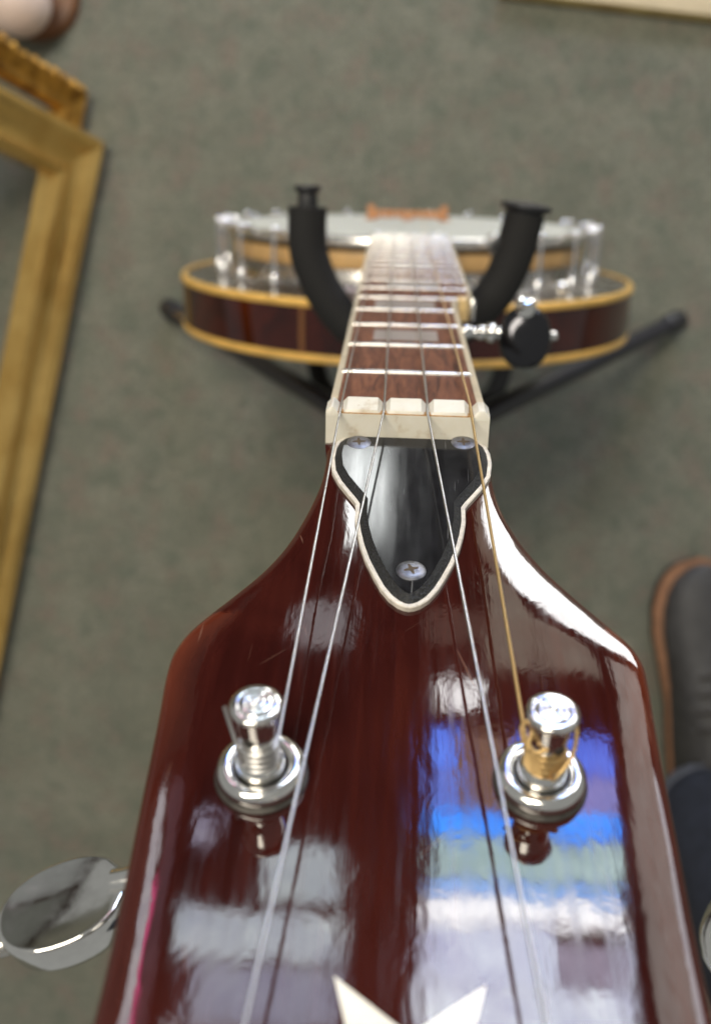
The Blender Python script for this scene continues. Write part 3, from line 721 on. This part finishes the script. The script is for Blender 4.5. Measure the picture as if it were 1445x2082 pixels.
# ------------------------------------------------------------------ picture frames on the carpet
def picture_frame(name, P0, e1, lean, l1, l2, wd, prof, mat, label, group=None, carve=False, lipmat=None):
    """P0: lower outer corner on the carpet; e1 runs along the bottom rail, the frame leans back to the left"""
    e1 = Vector(e1).normalized(); pe = Vector((e1.y, -e1.x, 0)); b = R(lean)
    e2 = (pe * math.cos(b) + Vector((0, 0, 1)) * math.sin(b)).normalized(); e3 = e2.cross(e1) * -1
    if e3.x < 0 and lean > 20: e3 = -e3
    if lean <= 20 and e3.z < 0: e3 = -e3
    P0 = Vector(P0)
    root = empty(name, P0 * 0.001)
    cs = [(0, 0), (l1, 0), (l1, l2), (0, l2)]; ins = [(1, 1), (-1, 1), (-1, -1), (1, -1)]
    for k in range(4):
        A_, B_ = cs[k], cs[(k+1) % 4]; ia, ib = ins[k], ins[(k+1) % 4]
        rings = []
        N = 14 if carve else 1
        for q in range(N + 1):
            t = q / N; ring = []
            for d, h in prof:
                pa = Vector((A_[0] + ia[0]*d, A_[1] + ia[1]*d)); pb_ = Vector((B_[0] + ib[0]*d, B_[1] + ib[1]*d))
                p = pa.lerp(pb_, t); ring.append(e1 * p.x + e2 * p.y + e3 * h)
            rings.append(ring)
        mb = MB().rings(rings)
        rail = mb.build('rail', mat, root, angle=38)
        if carve and k == 3:
            ln = l1 if k % 2 == 0 else l2; nleaf = int(ln / 15)
            cb = MB()
            for q in range(nleaf):
                t = (q + 0.5) / nleaf
                p = Vector(A_).lerp(Vector(B_), t) + Vector((ia[0]*4 + (ib[0]-ia[0])*4*t, ia[1]*4 + (ib[1]-ia[1])*4*t))
                c = e1 * p.x + e2 * p.y + e3 * (prof[1][1] + 1)
                sz = random.uniform(6.5, 9.0)
                rot = Matrix((e1, e2, e3)).transposed().to_4x4()
                cb.lathe([(0, sz*0.75), (sz*0.55, sz*0.55), (sz*0.95, 0), (sz*0.6, -sz*0.5), (0, -sz*0.7)], 7, Matrix.Translation(c) @ rot @ Matrix.Rotation(random.random()*6, 4, 'Z') @ Matrix.Scale(random.uniform(0.7, 1.3), 4, (1, 0, 0)))
            cb.build('carving', mat, rail, angle=60)['kind'] = 'stuff'
        if lipmat:
            rings = []
            dmax = prof[0][0]
            for t in (0, 1):
                ring = []
                for d, h in ((-0.6, 1), (-0.6, 17), (9, 19), (9, 1)):
                    pa = Vector((A_[0] + ia[0]*d, A_[1] + ia[1]*d)); pb_ = Vector((B_[0] + ib[0]*d, B_[1] + ib[1]*d))
                    p = pa.lerp(pb_, t); ring.append(e1 * p.x + e2 * p.y + e3 * h)
                rings.append(ring)
            MB().rings(rings).build('gilt_lip', lipmat, rail, smooth=False, bevel=0.8)
    tag(root, label, 'picture frame', group)
    return root
E1 = (-0.195, -0.981, 0)
prof1 = [(d * 0.69, h * 0.8) for d, h in [(0, -28), (0, 6), (4, 14), (12, 17), (20, 15), (27, 8), (40, 3), (54, 2), (60, 5), (66, 9), (72, 8), (80, 1), (80, -28)]]
picture_frame('picture_frame', (-343, 297, 12), E1, 67, 760, 520, 80, prof1, 'gilt', 'empty gilt picture frame with plain coved moulding, leaning at the left')
prof2 = [(d * 0.8, h) for d, h in [(0, -14), (0, 4), (6, 8), (14, 6), (24, 2), (34, 4), (40, 0), (40, -14)]]
picture_frame('carved_frame', (-359, 349, 12), E1, 70, 600, 500, 40, prof2, 'gilt_dark', 'antique gilt frame with carved leaf border, behind the plain gilt frame', carve=True)
prof3 = [(0, 0), (0, 18), (10, 24), (40, 26), (62, 18), (62, 0)]
picture_frame('cream_frame', (95, 464, 2), (0.995, -0.098, 0), 0, 520, -420, 62, prof3, 'cream_paint', 'cream painted frame with pale gilt edge lying at the top right', lipmat='pale_gold') if False else None
cf = picture_frame('cream_frame', (648, 404, 2), (-0.995, 0.098, 0), 0, 560, 420, 62, prof3, 'cream_paint', 'cream painted frame with pale gilt edge, lying flat at the top right', lipmat='pale_gold')

# pale rounded ornament at the top left
orn = empty('ornament', (-0.432, 0.436, 0))
tag(orn, 'smooth pale pink rounded ornament on a brown base at the top left corner', 'ornament')
MB().lathe([(0, 84), (14, 82), (27, 74), (35, 60), (37, 46), (33, 32), (24, 22), (22, 14)], 36, Matrix.Translation((10, -6, 0))).build('body', 'pink', orn)
MB().lathe([(24, 0), (44, 0), (46, 6), (42, 14), (26, 18), (0, 18)], 36, Matrix.Translation((18, 14, 0))).build('base', 'brown_wood', orn)

# ------------------------------------------------------------------ person: one shoe and trouser leg
person = empty('person', (0.362, -0.442, 0))
tag(person, 'person standing at the right in dark jeans and black shoe with tan welt', 'person')
po = Vector((352, -440, 0))
def sole_half(y):   # y from heel (0) to toe (300): half width
    t = y / 300
    prof = [(0, 0), (0.02, 14), (0.06, 24), (0.14, 33), (0.30, 35), (0.45, 36), (0.60, 43), (0.72, 49), (0.82, 49), (0.90, 43), (0.95, 34), (0.985, 20), (1.0, 0)]
    for (a, u), (b, v) in zip(prof[:-1], prof[1:]):
        if t <= b: return u + (v - u) * (t - a) / (b - a)
    return 0
ysm = [300 * q / 46 for q in range(47)]
lft = [(-sole_half(y) * 1.04, y) for y in ysm]; rgt = [(sole_half(y) * 0.98, y) for y in ysm]
so_l = [(x, y) for x, y in rgt] + [(x, y) for x, y in lft[-2:0:-1]]
if area2(so_l) < 0: so_l = so_l[::-1]
def big(d): return inset(so_l, -d)
TW = R(4)
Ms = Matrix.Rotation(TW, 4, 'Z')
sh_r = []
secs = [(2, 10, 26, 62), (8, 18, 28, 84), (22, 26, 31, 95), (50, 31, 36, 96), (90, 33, 38, 92), (125, 34, 42, 88), (160, 35, 44, 74), (190, 38, 46, 62), (220, 42, 48, 54), (245, 41, 47, 50), (265, 36, 44, 46), (280, 28, 40, 42), (291, 16, 36, 37), (296, 4, 33, 34)]
for y, hw, hmid, hz in secs:
    ring = []; hw = hw + 3
    for q in range(20):
        a = math.pi * q / 19
        ring.append((hw * math.cos(a) * (1 if True else 1), y, 24 + (hz - 24) * math.sin(a) ** 0.75))
    sh_r.append(ring)
shoe = MB().rings(sh_r, Ms).build('shoe', 'shoe', person, angle=60)
MB().rings([[(x, y, 14) for x, y in big(1.5)], [(x, y, 17) for x, y in big(2.5)], [(x, y, 24) for x, y in big(2.5)], [(x, y, 27) for x, y in big(1.5)], [(x, y, 27.5) for x, y in inset(so_l, 9)]], Ms).build('welt', 'welt', shoe, angle=40)
MB().rings([[(x, y, 0) for x, y in big(1)], [(x, y, 14.5) for x, y in big(2.5)]], Ms).build('sole', 'sole', shoe, angle=40)
lc = MB()
for q in range(4):
    y = 128 + q * 17; z = 92 - q * 7.5
    lc.tube([Ms @ Vector(p) for p in ((-22, y - 5, z - 13), (-10, y, z - 1), (10, y + 3, z - 1), (22, y + 6, z - 13))], 2.3, 8)
lc.build('laces', 'sole', shoe)
rg = []
random.seed(3)
for k, (z, cx_, cy_, rx_, ry_) in enumerate([(66, -6, 66, 74, 92), (74, -6, 66, 76, 96), (100, -6, 60, 77, 95), (150, -4, 50, 75, 88), (220, 0, 36, 76, 86), (300, 4, 22, 80, 86), (380, 8, 8, 84, 88), (460, 10, -6, 84, 88), (540, 12, -14, 86, 92), (640, 12, -18, 92, 98), (740, 10, -24, 98, 104), (800, 8, -26, 100, 106)]):
    ring = []
    for q in range(40):
        a = 2 * math.pi * q / 40
        wob = 1 + 0.045 * math.sin(3 * a + z * 0.03) * math.sin(z * 0.045 + a) + 0.03 * math.sin(5 * a + z * 0.06)
        ring.append((cx_ + rx_ * math.cos(a) * wob, cy_ + ry_ * math.sin(a) * wob, z))
    rg.append(ring)
rg = [[(x, y - 72, z) for x, y, z in r__] for r__ in rg]
leg = MB().rings(rg, Ms, cap0=False).build('trouser_leg', 'denim', person, angle=80)
hem = [[((p[0] - rg[0][0][0]*0) , p[1], p[2]) for p in rg[0]]]
cen = Vector((-6, -6, 0))
def grow(ring, k, dz): return [(cen.x + (p[0]-cen.x)*k, cen.y + (p[1]-cen.y)*k, p[2] + dz) for p in ring]
MB().rings([grow(rg[0], 0.985, -1), grow(rg[0], 1.02, -2), grow(rg[0], 1.045, 2), grow(rg[1], 1.035, 10), grow(rg[1], 1.0, 13)], Ms, cap0=False, cap1=False).build('hem', 'denim_hem', leg)
